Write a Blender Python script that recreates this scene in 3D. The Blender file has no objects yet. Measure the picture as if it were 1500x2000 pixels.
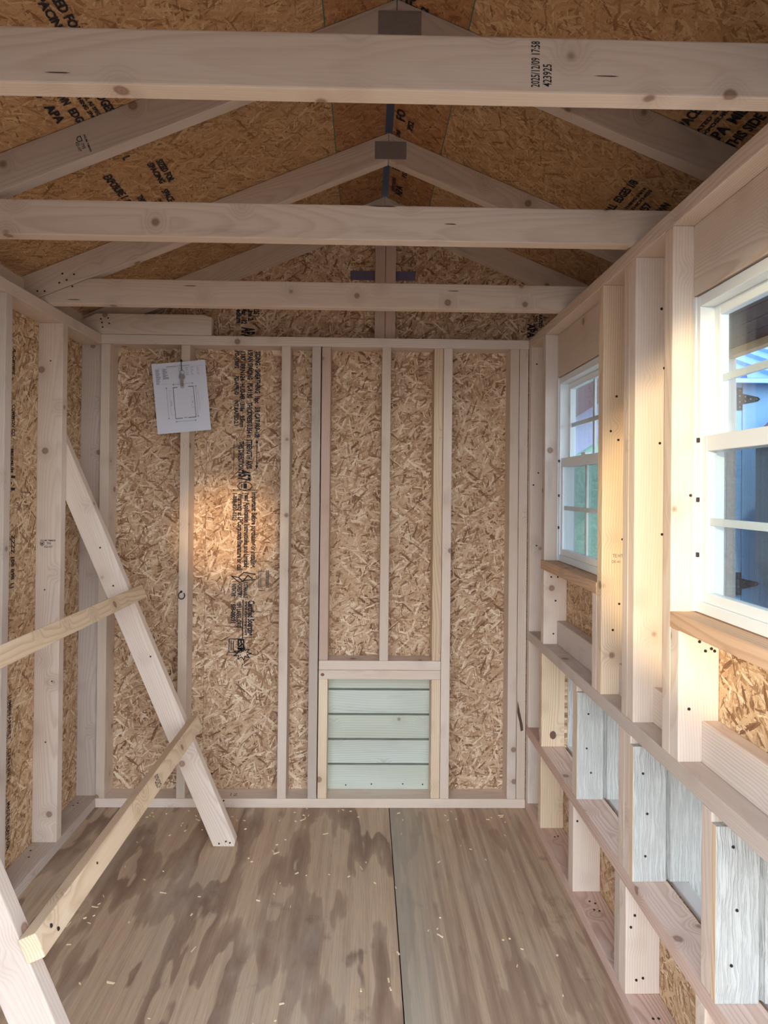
import bpy, bmesh, math, random
from mathutils import Vector, Matrix
R = random.Random(7)
scene = bpy.context.scene
col = scene.collection

# ------------------------------------------------------------------ camera
F_PX, CX, CY = 1245.28, -12.85, -53.71
PITCH, YAW, ROLL, CAM_H = 0.0068, 0.0174, 0.0102, 1.3276
cy_, sy_ = math.cos(YAW), math.sin(YAW); cp_, sp_ = math.cos(PITCH), math.sin(PITCH)
fw = Vector((sy_*cp_, cy_*cp_, sp_)); rt = Vector((cy_, -sy_, 0)); up = rt.cross(fw)
c_, s_ = math.cos(ROLL), math.sin(ROLL)
rt2 = rt*c_ + up*s_; up2 = up*c_ - rt*s_
cd = bpy.data.cameras.new('camera'); cam = bpy.data.objects.new('camera', cd); col.objects.link(cam)
M = Matrix.Identity(4)
for i in range(3):
    M[i][0], M[i][1], M[i][2] = rt2[i], up2[i], -fw[i]
M[2][3] = CAM_H
cam.matrix_world = M
cd.sensor_fit = 'AUTO'; cd.sensor_width = 36; cd.lens = F_PX*36/2000
cd.shift_x = -CX/2000; cd.shift_y = CY/2000*1.0
cd.clip_start = 0.02
scene.camera = cam

# ------------------------------------------------------------------ light
scene.view_settings.view_transform = 'Standard'; scene.view_settings.look = 'None'
scene.view_settings.gamma = 1; scene.view_settings.use_curve_mapping = False
scene.view_settings.exposure = 1.5
W = bpy.data.worlds.new('world'); scene.world = W; W.use_nodes = True
wn = W.node_tree.nodes; wl = W.node_tree.links
bg = wn['Background']; bg.inputs['Strength'].default_value = 2.2
tc = wn.new('ShaderNodeTexCoord'); sep = wn.new('ShaderNodeSeparateXYZ'); wl.new(tc.outputs['Generated'], sep.inputs[0])
rmp = wn.new('ShaderNodeValToRGB'); wl.new(sep.outputs['Z'], rmp.inputs[0]); wl.new(rmp.outputs[0], bg.inputs['Color'])
rmp.color_ramp.elements[0].position = 0.0; rmp.color_ramp.elements[0].color = (.84, .92, 1.0, 1)
rmp.color_ramp.elements[1].position = 0.9; rmp.color_ramp.elements[1].color = (.56, .74, 1.0, 1)

def lamp(name, kind, loc, target, energy, color, **kw):
    d = bpy.data.lights.new(name, kind); o = bpy.data.objects.new(name, d); col.objects.link(o)
    d.energy = energy; d.color = color
    for k, v in kw.items(): setattr(d, k, v)
    o.location = loc
    o.rotation_euler = (Vector(target)-Vector(loc)).to_track_quat('-Z', 'Y').to_euler()
    return o
# high sun from the front: falls on the yard and on the floor just inside the doorway, behind the picture's lower edge
lamp('sun', 'SUN', (0, 0, 8), (.10, .36, 7.05), 2.0, (1.0, .92, .82), angle=math.radians(1))
# two added warm soft spots, standing in for low sun off unseen panes
gr_ = lamp('glint_right', 'SPOT', (-2.4, -5.2, 2.24), (1.06, 1.6, 1.24), 950, (1.0, .82, .50), spot_size=math.radians(7.6), spot_blend=.22, shadow_soft_size=.05)
gr_.data.use_square = True   # square cone gives the added beam a flat top edge
lamp('glint_back', 'SPOT', (1.2, -3.5, 2.2), (-.60, 2.75, 1.14), 500, (1.0, .68, .36), spot_size=math.radians(4.6), spot_blend=1.0, shadow_soft_size=.03)

# ------------------------------------------------------------------ materials
def srgb(r, g, b):
    f = lambda c: c/12.92 if c <= .04045 else ((c+.055)/1.055)**2.4
    return (f(r/255), f(g/255), f(b/255), 1)

class NT:
    def __init__(s, name):
        s.m = bpy.data.materials.new(name); s.m.use_nodes = True
        s.n = s.m.node_tree.nodes; s.l = s.m.node_tree.links
        s.b = s.n['Principled BSDF']
    def node(s, t, **kw):
        n = s.n.new(t)
        for k, v in kw.items(): setattr(n, k, v)
        return n
    def put(s, sock, v):
        if isinstance(v, bpy.types.NodeSocket): s.l.new(v, sock)
        elif v is not None: sock.default_value = v
    def math(s, op, a, b=None, c=None, clamp=False):
        n = s.node('ShaderNodeMath', operation=op, use_clamp=clamp)
        for i, v in enumerate((a, b, c)): s.put(n.inputs[i], v)
        return n.outputs[0]
    def vmath(s, op, a, b=None):
        n = s.node('ShaderNodeVectorMath', operation=op)
        s.put(n.inputs[0], a); s.put(n.inputs[1], b)
        return n.outputs[0] if op not in ('LENGTH', 'DISTANCE') else n.outputs['Value']
    def comb(s, x, y, z):
        n = s.node('ShaderNodeCombineXYZ')
        for i, v in enumerate((x, y, z)): s.put(n.inputs[i], v)
        return n.outputs[0]
    def noise(s, vec, scale=1, detail=2, rough=.5, out='Fac'):
        n = s.node('ShaderNodeTexNoise'); s.put(n.inputs['Vector'], vec)
        n.inputs['Scale'].default_value = scale; n.inputs['Detail'].default_value = detail; n.inputs['Roughness'].default_value = rough
        return n.outputs[out]
    def mix(s, f, a, b, mode='MIX'):
        n = s.node('ShaderNodeMix', data_type='RGBA', blend_type=mode)
        s.put(n.inputs[0], f); s.put(n.inputs[6], a); s.put(n.inputs[7], b)
        return n.outputs[2]
    def mapr(s, v, a, b, c=0, d=1, smooth=False):
        n = s.node('ShaderNodeMapRange'); n.clamp = True
        if smooth: n.interpolation_type = 'SMOOTHSTEP'
        s.put(n.inputs[0], v)
        for i, x in enumerate((a, b, c, d)): s.put(n.inputs[i+1], x)
        return n.outputs[0]
    def ramp(s, v, stops, interp='LINEAR'):
        n = s.node('ShaderNodeValToRGB'); s.put(n.inputs[0], v); cr = n.color_ramp; cr.interpolation = interp
        while len(cr.elements) < len(stops): cr.elements.new(.5)
        for e, (p, c) in zip(cr.elements, stops): e.position = p; e.color = c
        return n.outputs[0]
    def bump(s, h, strength=.2, dist=.002):
        n = s.node('ShaderNodeBump'); n.inputs['Strength'].default_value = strength; n.inputs['Distance'].default_value = dist
        s.put(n.inputs['Height'], h); s.l.new(n.outputs[0], s.b.inputs['Normal'])

def attr(t, name):
    n = t.node('ShaderNodeAttribute', attribute_type='OBJECT', attribute_name=name)
    return n.outputs['Fac']

def wood(name, base, late, ring=.0062, ringamt=.55, knot=(120, 82, 56), rough=.62, tint=1.0, knotty=1.0, grey=0.0):
    t = NT(name)
    o = t.node('ShaderNodeTexCoord').outputs['Object']
    seed = attr(t, 'seed')
    sx = t.math('MULTIPLY', seed, 37.0); s2 = t.math('FRACT', t.math('MULTIPLY', seed, 7.31)); s3 = t.math('FRACT', t.math('MULTIPLY', seed, 13.7))
    v = t.vmath('ADD', o, t.comb(sx, t.math('MULTIPLY', s2, 3.0), t.math('MULTIPLY', s3, 3.0)))
    sp = t.node('ShaderNodeSeparateXYZ'); t.l.new(o, sp.inputs[0]); X, Y, Z = sp.outputs
    long_ = t.noise(t.vmath('MULTIPLY', v, (1.1, 2.5, 2.5)), 1, 1)
    mid = t.noise(t.vmath('MULTIPLY', v, (5.0, 16.0, 16.0)), 1, 2)
    vor = t.node('ShaderNodeTexVoronoi'); vor.inputs['Scale'].default_value = 8.0
    t.l.new(t.vmath('ADD', v, t.comb(0, 0, t.math('MULTIPLY', mid, .004))), vor.inputs['Vector'])
    dk = vor.outputs['Distance']
    kn = t.mapr(dk, .06*knotty, .125*knotty, 1, 0, True)
    halo = t.mapr(dk, .06, .42, 1, 0, True)
    cyy = t.mapr(s2, 0, 1, -.05, .05); czz = t.mapr(s3, 0, 1, .03, .11)
    dy = t.math('SUBTRACT', Y, cyy); dz = t.math('ADD', Z, czz)
    r = t.math('SQRT', t.math('ADD', t.math('MULTIPLY', dy, dy), t.math('MULTIPLY', dz, dz)))
    r = t.math('ADD', r, t.math('MULTIPLY', long_, .085))
    r = t.math('ADD', r, t.math('MULTIPLY', mid, .006))
    r = t.math('ADD', r, t.math('MULTIPLY', t.math('MULTIPLY', halo, halo), .022))
    ph = t.math('FRACT', t.math('DIVIDE', r, ring))
    rg = t.ramp(ph, [(0, (0, 0, 0, 1)), (.45, (.12, .12, .12, 1)), (.8, (1, 1, 1, 1)), (.9, (.75, .75, .75, 1)), (1, (0, 0, 0, 1))])
    contrast = t.mapr(t.noise(t.vmath('MULTIPLY', v, (.8, 9, 9)), 1, 1), .3, .7, .3, 1.0)
    ringf = t.math('MULTIPLY', t.math('MULTIPLY', rg, ringamt), contrast)
    fine = t.noise(t.vmath('MULTIPLY', v, (7, 330, 330)), 1, 2)
    base2 = t.mix(t.mapr(t.noise(t.vmath('MULTIPLY', v, (1.3, 7, 7)), 1, 2), .3, .72), base, tuple(list(c*k for c, k in zip(base[:3], (.90, .84, .76)))+[1]))
    cvec = t.mix(ringf, base2, late)
    cvec = t.mix(t.math('MULTIPLY', t.mapr(fine, .35, .8), .22), cvec, late)
    ksw = t.mapr(dk, .0, .10*knotty, 0, 1)
    kc = t.ramp(ksw, [(0, srgb(84, 56, 40)), (.22, srgb(*[min(255, k+34) for k in knot])), (.6, srgb(*[min(255, k+22) for k in knot])), (.85, srgb(92, 60, 44)), (1, srgb(*knot))])
    cvec = t.mix(t.math('MULTIPLY', halo, .16), cvec, srgb(*knot))
    cvec = t.mix(t.math('MULTIPLY', kn, .8), cvec, kc)
    # scuffs and handling dirt
    sc = t.mapr(t.noise(t.vmath('MULTIPLY', v, (3, 20, 20)), 1, 4, .65), .62, .8, 0, .28)
    cvec = t.mix(sc, cvec, srgb(120, 108, 100))
    tv = attr(t, 'tint')
    cvec = t.mix(1.0, cvec, t.comb(t.mapr(tv, 0, 1, .86, 1.05), t.mapr(tv, 0, 1, .85, 1.05), t.mapr(tv, 0, 1, .83, 1.07)), 'MULTIPLY')
    t.l.new(cvec, t.b.inputs['Base Color'])
    t.b.inputs['Roughness'].default_value = rough
    t.b.inputs['Specular IOR Level'].default_value = .25
    t.bump(t.math('ADD', t.math('MULTIPLY', fine, .5), t.math('MULTIPLY', rg, -.3)), .12, .0015)
    return t.m

def osb(name, stops, size=1.0, stain=.25, bump=.35):
    t = NT(name)
    o = t.node('ShaderNodeTexCoord').outputs['Object']
    seed = attr(t, 'seed')
    v = t.vmath('ADD', o, t.comb(t.math('MULTIPLY', seed, 17.0), t.math('MULTIPLY', seed, 29.0), 0))
    wob = t.noise(v, 22/size, 2, .6, out='Color')
    v = t.vmath('ADD', v, t.vmath('MULTIPLY', t.vmath('SUBTRACT', wob, (.5, .5, .5)), (.010*size, .010*size, 0)))
    hm = cl = gr = None
    R2 = random.Random(11)
    for i in range(6):
        L = (.10, .075, .12, .065, .09, .05)[i]*size; Wd = (.0125, .011, .017, .009, .014, .0075)[i]*size
        mp = t.node('ShaderNodeMapping'); mp.vector_type = 'TEXTURE'
        t.l.new(v, mp.inputs['Vector'])
        mp.inputs['Location'].default_value = (R2.random(), R2.random(), 0)
        mp.inputs['Rotation'].default_value = (0, 0, (.2, 1.1, 2.2, 1.75, .75, 2.75)[i]+R2.uniform(-.2, .2))
        mp.inputs['Scale'].default_value = (L, Wd, 1)
        vo = t.node('ShaderNodeTexVoronoi', voronoi_dimensions='2D'); vo.inputs['Scale'].default_value = 1.0
        t.l.new(mp.outputs[0], vo.inputs['Vector'])
        sc = t.node('ShaderNodeSeparateColor'); t.l.new(vo.outputs['Color'], sc.inputs[0])
        # flakes end before their cell does
        h = t.math('SUBTRACT', sc.outputs[0], t.math('MULTIPLY', vo.outputs['Distance'], .45))
        g = t.noise(t.vmath('MULTIPLY', mp.outputs[0], (1.1, 9, 1)), 1, 2)
        if hm is None: hm, cl, gr = h, sc.outputs[1], g
        else:
            f = t.math('GREATER_THAN', h, hm)
            def mx(a, b):
                n = t.node('ShaderNodeMix', data_type='FLOAT'); t.put(n.inputs[0], f); t.put(n.inputs[2], a); t.put(n.inputs[3], b); return n.outputs[0]
            cl, gr = mx(cl, sc.outputs[1]), mx(gr, g); hm = t.math('MAXIMUM', h, hm)
    val = t.math('ADD', cl, t.math('MULTIPLY', t.math('SUBTRACT', gr, .5), .75))
    c = t.ramp(val, stops)
    gap = t.mapr(hm, .25, .5, .4, 0, True)
    c = t.mix(gap, c, stops[0][1])
    sp = t.mapr(t.noise(v, 130/size, 2, .6), .63, .70, 0, .85)
    c = t.mix(sp, c, stops[0][1])
    big = t.noise(v, 3.2, 3, .55)
    c = t.mix(t.math('MULTIPLY', t.mapr(big, .35, .75), stain), c, stops[1][1])
    t.l.new(c, t.b.inputs['Base Color']); t.b.inputs['Roughness'].default_value = .72
    t.b.inputs['Specular IOR Level'].default_value = .2
    t.bump(t.math('ADD', hm, t.math('MULTIPLY', gr, .3)), bump, .003)
    return t.m

def plain(name, color, rough=.5, metal=0, noise=0, nscale=30, bump=0):
    t = NT(name)
    t.b.inputs['Roughness'].default_value = rough; t.b.inputs['Metallic'].default_value = metal
    if noise:
        o = t.node('ShaderNodeTexCoord').outputs['Object']
        n = t.noise(o, nscale, 4, .6)
        d = tuple(c*(1-noise) for c in color[:3])+(1,)
        t.l.new(t.mix(n, d, color), t.b.inputs['Base Color'])
        if bump: t.bump(n, bump, .003)
    else: t.b.inputs['Base Color'].default_value = color
    return t.m

SPR = wood('spruce_lumber', srgb(230, 214, 198), srgb(190, 162, 138), ringamt=.5)
SPR_GREY = wood('spruce_lumber_weathered', srgb(212, 198, 186), srgb(166, 146, 132), ringamt=.45)
PINE = wood('yellow_pine_lumber', srgb(232, 210, 180), srgb(188, 152, 116), ring=.0068, ringamt=.8)
FIR = wood('reddish_fir_lumber', srgb(222, 196, 180), srgb(178, 140, 122), ring=.0062, ringamt=.75)
SILLW = wood('sill_lumber', srgb(214, 182, 152), srgb(170, 128, 98), ring=.0085, ringamt=.8)
GREYW = wood('grey_weathered_lumber', srgb(196, 190, 184), srgb(150, 144, 140), ringamt=.5)
DARKW = wood('dark_stained_boards', srgb(84, 62, 62), srgb(48, 34, 38), ringamt=.6, knot=(40, 26, 26))
GREENB = wood('pale_green_painted_boards', srgb(212, 218, 204), srgb(164, 174, 162), ring=.010, ringamt=.6, knot=(140, 146, 130))
OSB_WALL = osb('strand_board', [(0, srgb(112, 80, 58)), (.15, srgb(160, 122, 92)), (.42, srgb(198, 162, 128)), (.75, srgb(212, 180, 146)), (1, srgb(240, 220, 192))], .64)
OSB_SIDE = osb('strand_board_side', [(0, srgb(116, 84, 58)), (.15, srgb(164, 126, 92)), (.42, srgb(200, 164, 126)), (.75, srgb(214, 182, 144)), (1, srgb(236, 214, 182))], .64)
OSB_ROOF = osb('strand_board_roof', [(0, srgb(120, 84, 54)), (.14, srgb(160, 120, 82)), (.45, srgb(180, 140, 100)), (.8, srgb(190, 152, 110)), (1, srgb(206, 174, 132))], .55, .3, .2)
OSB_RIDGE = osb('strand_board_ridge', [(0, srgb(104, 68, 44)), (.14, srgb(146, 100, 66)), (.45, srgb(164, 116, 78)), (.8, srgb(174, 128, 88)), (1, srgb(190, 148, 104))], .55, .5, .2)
INK = plain('stamp_ink', srgb(24, 22, 32), .8)
INK_GREY = plain('faded_stamp_ink', srgb(96, 84, 80), .8)
NAILM = plain('dark_nail_head', srgb(58, 52, 50), .45, .6)
HOLEM = plain('screw_hole', srgb(48, 34, 26), .9)
STEEL = plain('galvanised_plate', srgb(150, 140, 136), .5, .2, .25, 60)
KEYM = plain('brass_key', srgb(128, 112, 96), .4, .8)
VINYL = plain('white_vinyl', srgb(224, 229, 230), .38)
FELT = plain('dark_roof_felt', srgb(22, 28, 48), .75)
BLUEM = plain('blue_grey_plate', srgb(118, 112, 136), .5, .3, .15, 40)
GREENEDGE = plain('green_sealed_edge', srgb(40, 104, 88), .8)

def siding(name, color):
    t = NT(name)
    o = t.node('ShaderNodeTexCoord').outputs['Object']
    sd = attr(t, 'seed')
    v = t.vmath('ADD', o, t.comb(t.math('MULTIPLY', sd, 9), t.math('MULTIPLY', sd, 5), 0))
    w = t.noise(v, 9, 2)
    r = t.noise(t.vmath('ADD', t.vmath('MULTIPLY', v, (11, 190, 190)), t.comb(0, t.math('MULTIPLY', w, 5), 0)), 1, 3, .6)
    ln = t.mapr(r, .42, .62, 0, 1, True)
    c = t.mix(t.math('MULTIPLY', ln, .30), color, tuple(k*.62 for k in color[:3])+(1,))
    c = t.mix(t.mapr(t.noise(v, 5, 3), .4, .7, 0, .15), c, srgb(190, 180, 170))
    t.l.new(c, t.b.inputs['Base Color']); t.b.inputs['Roughness'].default_value = .6
    t.bump(ln, .75, -.0028)
    return t.m
SIDING = siding('grey_textured_siding', srgb(200, 197, 188))

def floor_mat(name, seedv, tone):
    t = NT(name)
    o = t.node('ShaderNodeTexCoord').outputs['Object']
    v = t.vmath('ADD', o, (seedv, seedv*2, 0))
    # rotary-cut veneer: long islands along the sheet
    f1 = t.noise(t.vmath('MULTIPLY', v, (1.25, 4.6, 1)), 1, 2.8, .48)
    f2 = t.noise(t.vmath('MULTIPLY', v, (2.6, 11, 1)), 1, 3, .55)
    f = t.math('ADD', f1, t.math('MULTIPLY', f2, .30 if tone == 0 else .45))
    band = t.math('FRACT', t.math('MULTIPLY', f, 4.4 if tone == 0 else 3.2))
    isl = t.ramp(band, [(0, (0, 0, 0, 1)), (.50, (.08, .08, .08, 1)), (.54, (.8, .8, .8, 1)), (.66, (.85, .85, .85, 1)), (.94, (.45, .45, .45, 1)), (1, (0, 0, 0, 1))])
    fine = t.noise(t.vmath('MULTIPLY', v, (9, 260, 1)), 1, 3, .6)
    lightc = srgb(206, 178, 148) if tone == 0 else srgb(206, 178, 148)
    darkc = srgb(116, 86, 72) if tone == 0 else srgb(144, 114, 94)
    amt = t.mapr(t.noise(t.vmath('MULTIPLY', v, (1.2, 2.8, 1)), 1, 2), .26, .42, .35, 1.0)
    c = t.mix(t.math('MULTIPLY', isl, t.math('MULTIPLY', amt, .85 if tone == 0 else .6)), lightc, darkc)
    c = t.mix(t.math('MULTIPLY', t.mapr(fine, .4, .75), .35), c, srgb(110, 84, 68))
    strk = t.noise(t.vmath('MULTIPLY', v, (.9, 34, 1)), 1, 3, .6)
    c = t.mix(t.mapr(strk, .40, .66, 0, .3 if tone == 0 else .75), c, darkc)
    haze = t.mapr(t.noise(t.vmath('MULTIPLY', v, (1.6, 4.2, 1)), 1, 6, .68), .5, .70, 0, .6 if tone == 0 else .35)
    c = t.mix(haze, c, srgb(186, 174, 156))
    scr = t.mapr(t.noise(t.vmath('MULTIPLY', v, (5, 34, 1)), 1, 6, .72), .66, .74, 0, .35)
    c = t.mix(scr, c, srgb(214, 204, 192))
    dirt = t.mapr(t.noise(v, 6.5, 6, .7), .60, .74, 0, .5)
    c = t.mix(dirt, c, srgb(84, 66, 60))
    if tone == 1:
        sp = t.node('ShaderNodeSeparateXYZ'); t.l.new(o, sp.inputs[0])
        edge = t.mapr(sp.outputs['Y'], -.60, -.42, .55, 0, True)
        c = t.mix(edge, c, srgb(170, 166, 150))
    t.l.new(c, t.b.inputs['Base Color'])
    t.l.new(t.mapr(t.noise(v, 4, 4), .3, .7, .42, .62), t.b.inputs['Roughness'])
    t.b.inputs['Specular IOR Level'].default_value = .35
    t.bump(t.math('ADD', fine, t.math('MULTIPLY', isl, .2)), .1, .001)
    return t.m

def glass_mat():
    t = NT('window_glass'); t.n.remove(t.b)
    out = t.n['Material Output']
    tr = t.node('ShaderNodeBsdfTransparent'); tr.inputs[0].default_value = (.93, .96, .97, 1)
    gl = t.node('ShaderNodeBsdfGlossy'); gl.inputs['Roughness'].default_value = .02
    fr = t.node('ShaderNodeFresnel'); fr.inputs[0].default_value = 1.5
    mx = t.node('ShaderNodeMixShader'); ge = t.node('ShaderNodeNewGeometry'); t.l.new(t.math('MULTIPLY', fr.outputs[0], t.math('SUBTRACT', 1.0, ge.outputs['Backfacing'])), mx.inputs[0]); t.l.new(tr.outputs[0], mx.inputs[1]); t.l.new(gl.outputs[0], mx.inputs[2])
    t.l.new(mx.outputs[0], out.inputs[0]); return t.m
GLASS = glass_mat()
def screen_mat():
    t = NT('insect_screen')
    out = t.n['Material Output']
    o = t.node('ShaderNodeTexCoord').outputs['Object']
    wv = t.node('ShaderNodeTexWave', wave_type='BANDS', bands_direction='Y'); wv.inputs['Scale'].default_value = 75
    t.l.new(o, wv.inputs['Vector'])
    tr = t.node('ShaderNodeBsdfTransparent')
    t.b.inputs['Base Color'].default_value = srgb(70, 78, 92); t.b.inputs['Roughness'].default_value = .8
    mx = t.node('ShaderNodeMixShader'); t.l.new(t.mapr(wv.outputs['Fac'], 0, 1, .25, .5), mx.inputs[0])
    t.l.new(tr.outputs[0], mx.inputs[1]); t.l.new(t.b.outputs[0], mx.inputs[2]); t.l.new(mx.outputs[0], out.inputs[0]); return t.m
SCREEN = screen_mat()

# ------------------------------------------------------------------ builders
WM = {}
def link(name, me, world, parent=None, mat=None, tint=None):
    o = bpy.data.objects.new(name, me); col.objects.link(o)
    if mat and not me.materials: me.materials.append(mat)
    if parent is not None:
        o.parent = parent; o.matrix_basis = WM[parent].inverted() @ world
    else: o.matrix_basis = world
    WM[o] = world
    o['seed'] = R.random(); o['tint'] = R.random() if tint is None else tint
    return o

def empty(name, loc=(0, 0, 0)):
    o = bpy.data.objects.new(name, None); col.objects.link(o); o.empty_display_size = .1
    o.matrix_basis = Matrix.Translation(loc); WM[o] = o.matrix_basis.copy(); return o
def struct(name): o = empty(name); o['kind'] = 'structure'; return o
def thing(name, label, cat, loc, group=None):
    o = empty(name, loc); o['label'] = label; o['category'] = cat
    if group: o['group'] = group
    return o

def finish(bm, bevel, name):
    if bevel:
        bmesh.ops.bevel(bm, geom=list(bm.edges), offset=bevel, segments=2, profile=.6, affect='EDGES', clamp_overlap=True)
    bmesh.ops.recalc_face_normals(bm, faces=bm.faces)
    me = bpy.data.meshes.new(name); bm.to_mesh(me); bm.free(); return me

AX = {'X': Matrix(((1, 0, 0), (0, 1, 0), (0, 0, 1))),
      'Y': Matrix(((0, -1, 0), (1, 0, 0), (0, 0, 1))),
      'Z': Matrix(((0, 0, 1), (0, 1, 0), (-1, 0, 0))).transposed()}
# frames: columns = world direction of local x, y, z
FR = {'X': Matrix(((1, 0, 0), (0, 0, 1), (0, 1, 0))).transposed(),      # grain X, y=Z, z=Y (mirrored axes are fine for a box)
      'Y': Matrix(((0, 1, 0), (1, 0, 0), (0, 0, 1))).transposed(),
      'Z': Matrix(((0, 0, 1), (1, 0, 0), (0, 1, 0))).transposed()}
FR['X'] = Matrix(((1, 0, 0), (0, 1, 0), (0, 0, 1)))
FR['Y'] = Matrix(((0, 1, 0), (-1, 0, 0), (0, 0, 1))).transposed()
FR['Z'] = Matrix(((0, 0, 1), (0, 1, 0), (-1, 0, 0))).transposed()
def box(name, xr, yr, zr, grain, parent, mat, bevel=.0028, tint=None):
    """axis-aligned board whose local x runs along the grain"""
    c = Vector(((xr[0]+xr[1])/2, (yr[0]+yr[1])/2, (zr[0]+zr[1])/2))
    ext = Vector((xr[1]-xr[0], yr[1]-yr[0], zr[1]-zr[0]))
    Rm = FR[grain]
    d = [abs(sum(Rm[k][i]*ext[k] for k in range(3))) for i in range(3)]
    bm = bmesh.new(); bmesh.ops.create_cube(bm, size=1)
    for v in bm.verts: v.co = Vector((v.co.x*d[0], v.co.y*d[1], v.co.z*d[2]))
    me = finish(bm, bevel, name)
    return link(name, me, Matrix.Translation(c) @ Rm.to_4x4(), parent, mat, tint)

def prism(name, pts, th, world, parent, mat, bevel=.0028, tint=None):
    """polygon pts (local x,y) extruded th along local z from 0"""
    bm = bmesh.new()
    a = [bm.verts.new((x, y, 0)) for x, y in pts]; b = [bm.verts.new((x, y, th)) for x, y in pts]
    bm.faces.new(a[::-1]); bm.faces.new(b); n = len(pts)
    for i in range(n): bm.faces.new((a[i], a[(i+1) % n], b[(i+1) % n], b[i]))
    return link(name, finish(bm, bevel, name), world, parent, mat, tint)

def frame(o, x, y, z):
    m = Matrix.Identity(4)
    for i in range(3): m[i][0], m[i][1], m[i][2], m[i][3] = x[i], y[i], z[i], o[i]
    return m

def xz_board(name, pts, y0, th, d, parent, mat, tint=None):
    """board lying in an XZ plane, world polygon pts, grain along d (dx,dz), from y0 to y0+th"""
    dv = Vector((d[0], 0, d[1])).normalized(); yv = Vector((0, 1, 0)); uv = yv.cross(dv)
    cx = sum(p[0] for p in pts)/len(pts); cz = sum(p[1] for p in pts)/len(pts)
    loc = []
    for px, pz in pts:
        q = Vector((px-cx, 0, pz-cz)); loc.append((q.dot(dv), q.dot(uv)))
    return prism(name, loc, th, frame((cx, y0, cz), dv, uv, dv.cross(uv)), parent, mat, tint=tint)

NAILME = {}
def disc(name, p, n, r, parent, mat, sink=.0):
    key = (mat.name, r)
    if key not in NAILME:
        bm = bmesh.new(); bmesh.ops.create_cone(bm, cap_ends=True, segments=10, radius1=r, radius2=r*.85, depth=.0016)
        me = bpy.data.meshes.new(name); bm.to_mesh(me); bm.free(); me.materials.append(mat); NAILME[key] = me
    z = Vector(n).normalized(); x = z.orthogonal().normalized(); y = z.cross(x)
    return link(name, NAILME[key], frame(Vector(p)+z*.0004, x, y, z), parent)

def text(s, p, ux, uy, length, height, parent, mat=INK, bold=0.0, align='LEFT'):
    """flat print: p = lower-left corner, ux = reading direction, uy = letter up"""
    cu = bpy.data.curves.new('printed_lettering', 'FONT'); cu.body = s; cu.size = 1; cu.offset = bold; cu.resolution_u = 2
    o = bpy.data.objects.new('tmp', cu)
    me = bpy.data.meshes.new_from_object(o)
    bpy.data.objects.remove(o); bpy.data.curves.remove(cu)
    if not me.vertices: return
    xs = [v.co.x for v in me.vertices]; ys = [v.co.y for v in me.vertices]
    w = max(xs)-min(xs); x0 = min(xs)
    for v in me.vertices: v.co = Vector(((v.co.x-x0)*length/w, v.co.y*height/.72, 0))
    me.name = 'printed_lettering'
    ux = Vector(ux).normalized(); uy = Vector(uy).normalized(); n = ux.cross(uy)
    return link('printed_lettering', me, frame(Vector(p)+n*.0008, ux, uy, n), parent, mat)

def mark(polys, p, ux, uy, parent, mat=INK, name='printed_mark'):
    bm = bmesh.new()
    for pl in polys:
        try: bm.faces.new([bm.verts.new((x, y, 0)) for x, y in pl])
        except Exception: pass
    me = bpy.data.meshes.new(name); bm.to_mesh(me); bm.free()
    ux = Vector(ux).normalized(); uy = Vector(uy).normalized(); n = ux.cross(uy)
    return link(name, me, frame(Vector(p)+n*.0008, ux, uy, n), parent, mat)
def bar(x0, y0, x1, y1): return [(x0, y0), (x1, y0), (x1, y1), (x0, y1)]
def stroke(pts, w, closed=False):
    out = []; n = len(pts)
    for i in range(n if closed else n-1):
        a = Vector(pts[i]); b = Vector(pts[(i+1) % n]); d = (b-a).normalized(); q = Vector((-d.y, d.x))*w/2; a = a-d*w*.4; b = b+d*w*.4
        out.append([tuple(a-q), tuple(b-q), tuple(b+q), tuple(a+q)])
    return out

# ------------------------------------------------------------------ dimensions
XL, XR_, YB, YO, ZT = -1.106, .677, 2.660, 2.749, 1.958
T, D = .038, .089
RX, RZ, SL = .066, 2.575, .415
YF = .36
def roof_z(x): return RZ-SL*abs(x-RX)

# ------------------------------------------------------------------ ground and floor
g = box('ground', (-30, 30), (-30, 30), (-.32, -.22), 'X', None, plain('gravel_ground', srgb(104, 100, 96), .9, 0, .25, 12), 0); g['kind'] = 'structure'
fl = struct('floor')
SEAM = .1085
for (x0, x1, tone) in ((-1.21, SEAM-.0016, 0), (SEAM+.0016, 1.34, 1)):
    c = Vector(((x0+x1)/2, (YF+2.76)/2, -.009))
    bm = bmesh.new(); bmesh.ops.create_cube(bm, size=1)
    for v in bm.verts: v.co = Vector((v.co.x*(2.76-YF), v.co.y*(x1-x0), v.co.z*.018))
    # local x along the length (world Y), local y across (world X)
    me = finish(bm, .001, 'plywood_sheet')
    link('plywood_sheet', me, frame(c, (0, 1, 0), (1, 0, 0), (0, 0, -1)), fl, floor_mat('stained_plywood_%s' % ('left' if tone == 0 else 'right'), 3.3+tone*5.1, tone))
box('floor_joist_bed', (-1.2, 1.33), (YF, 2.75), (-.16, -.0185), 'X', fl, plain('shadowed_underfloor', srgb(46, 38, 34), .9), 0)
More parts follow.
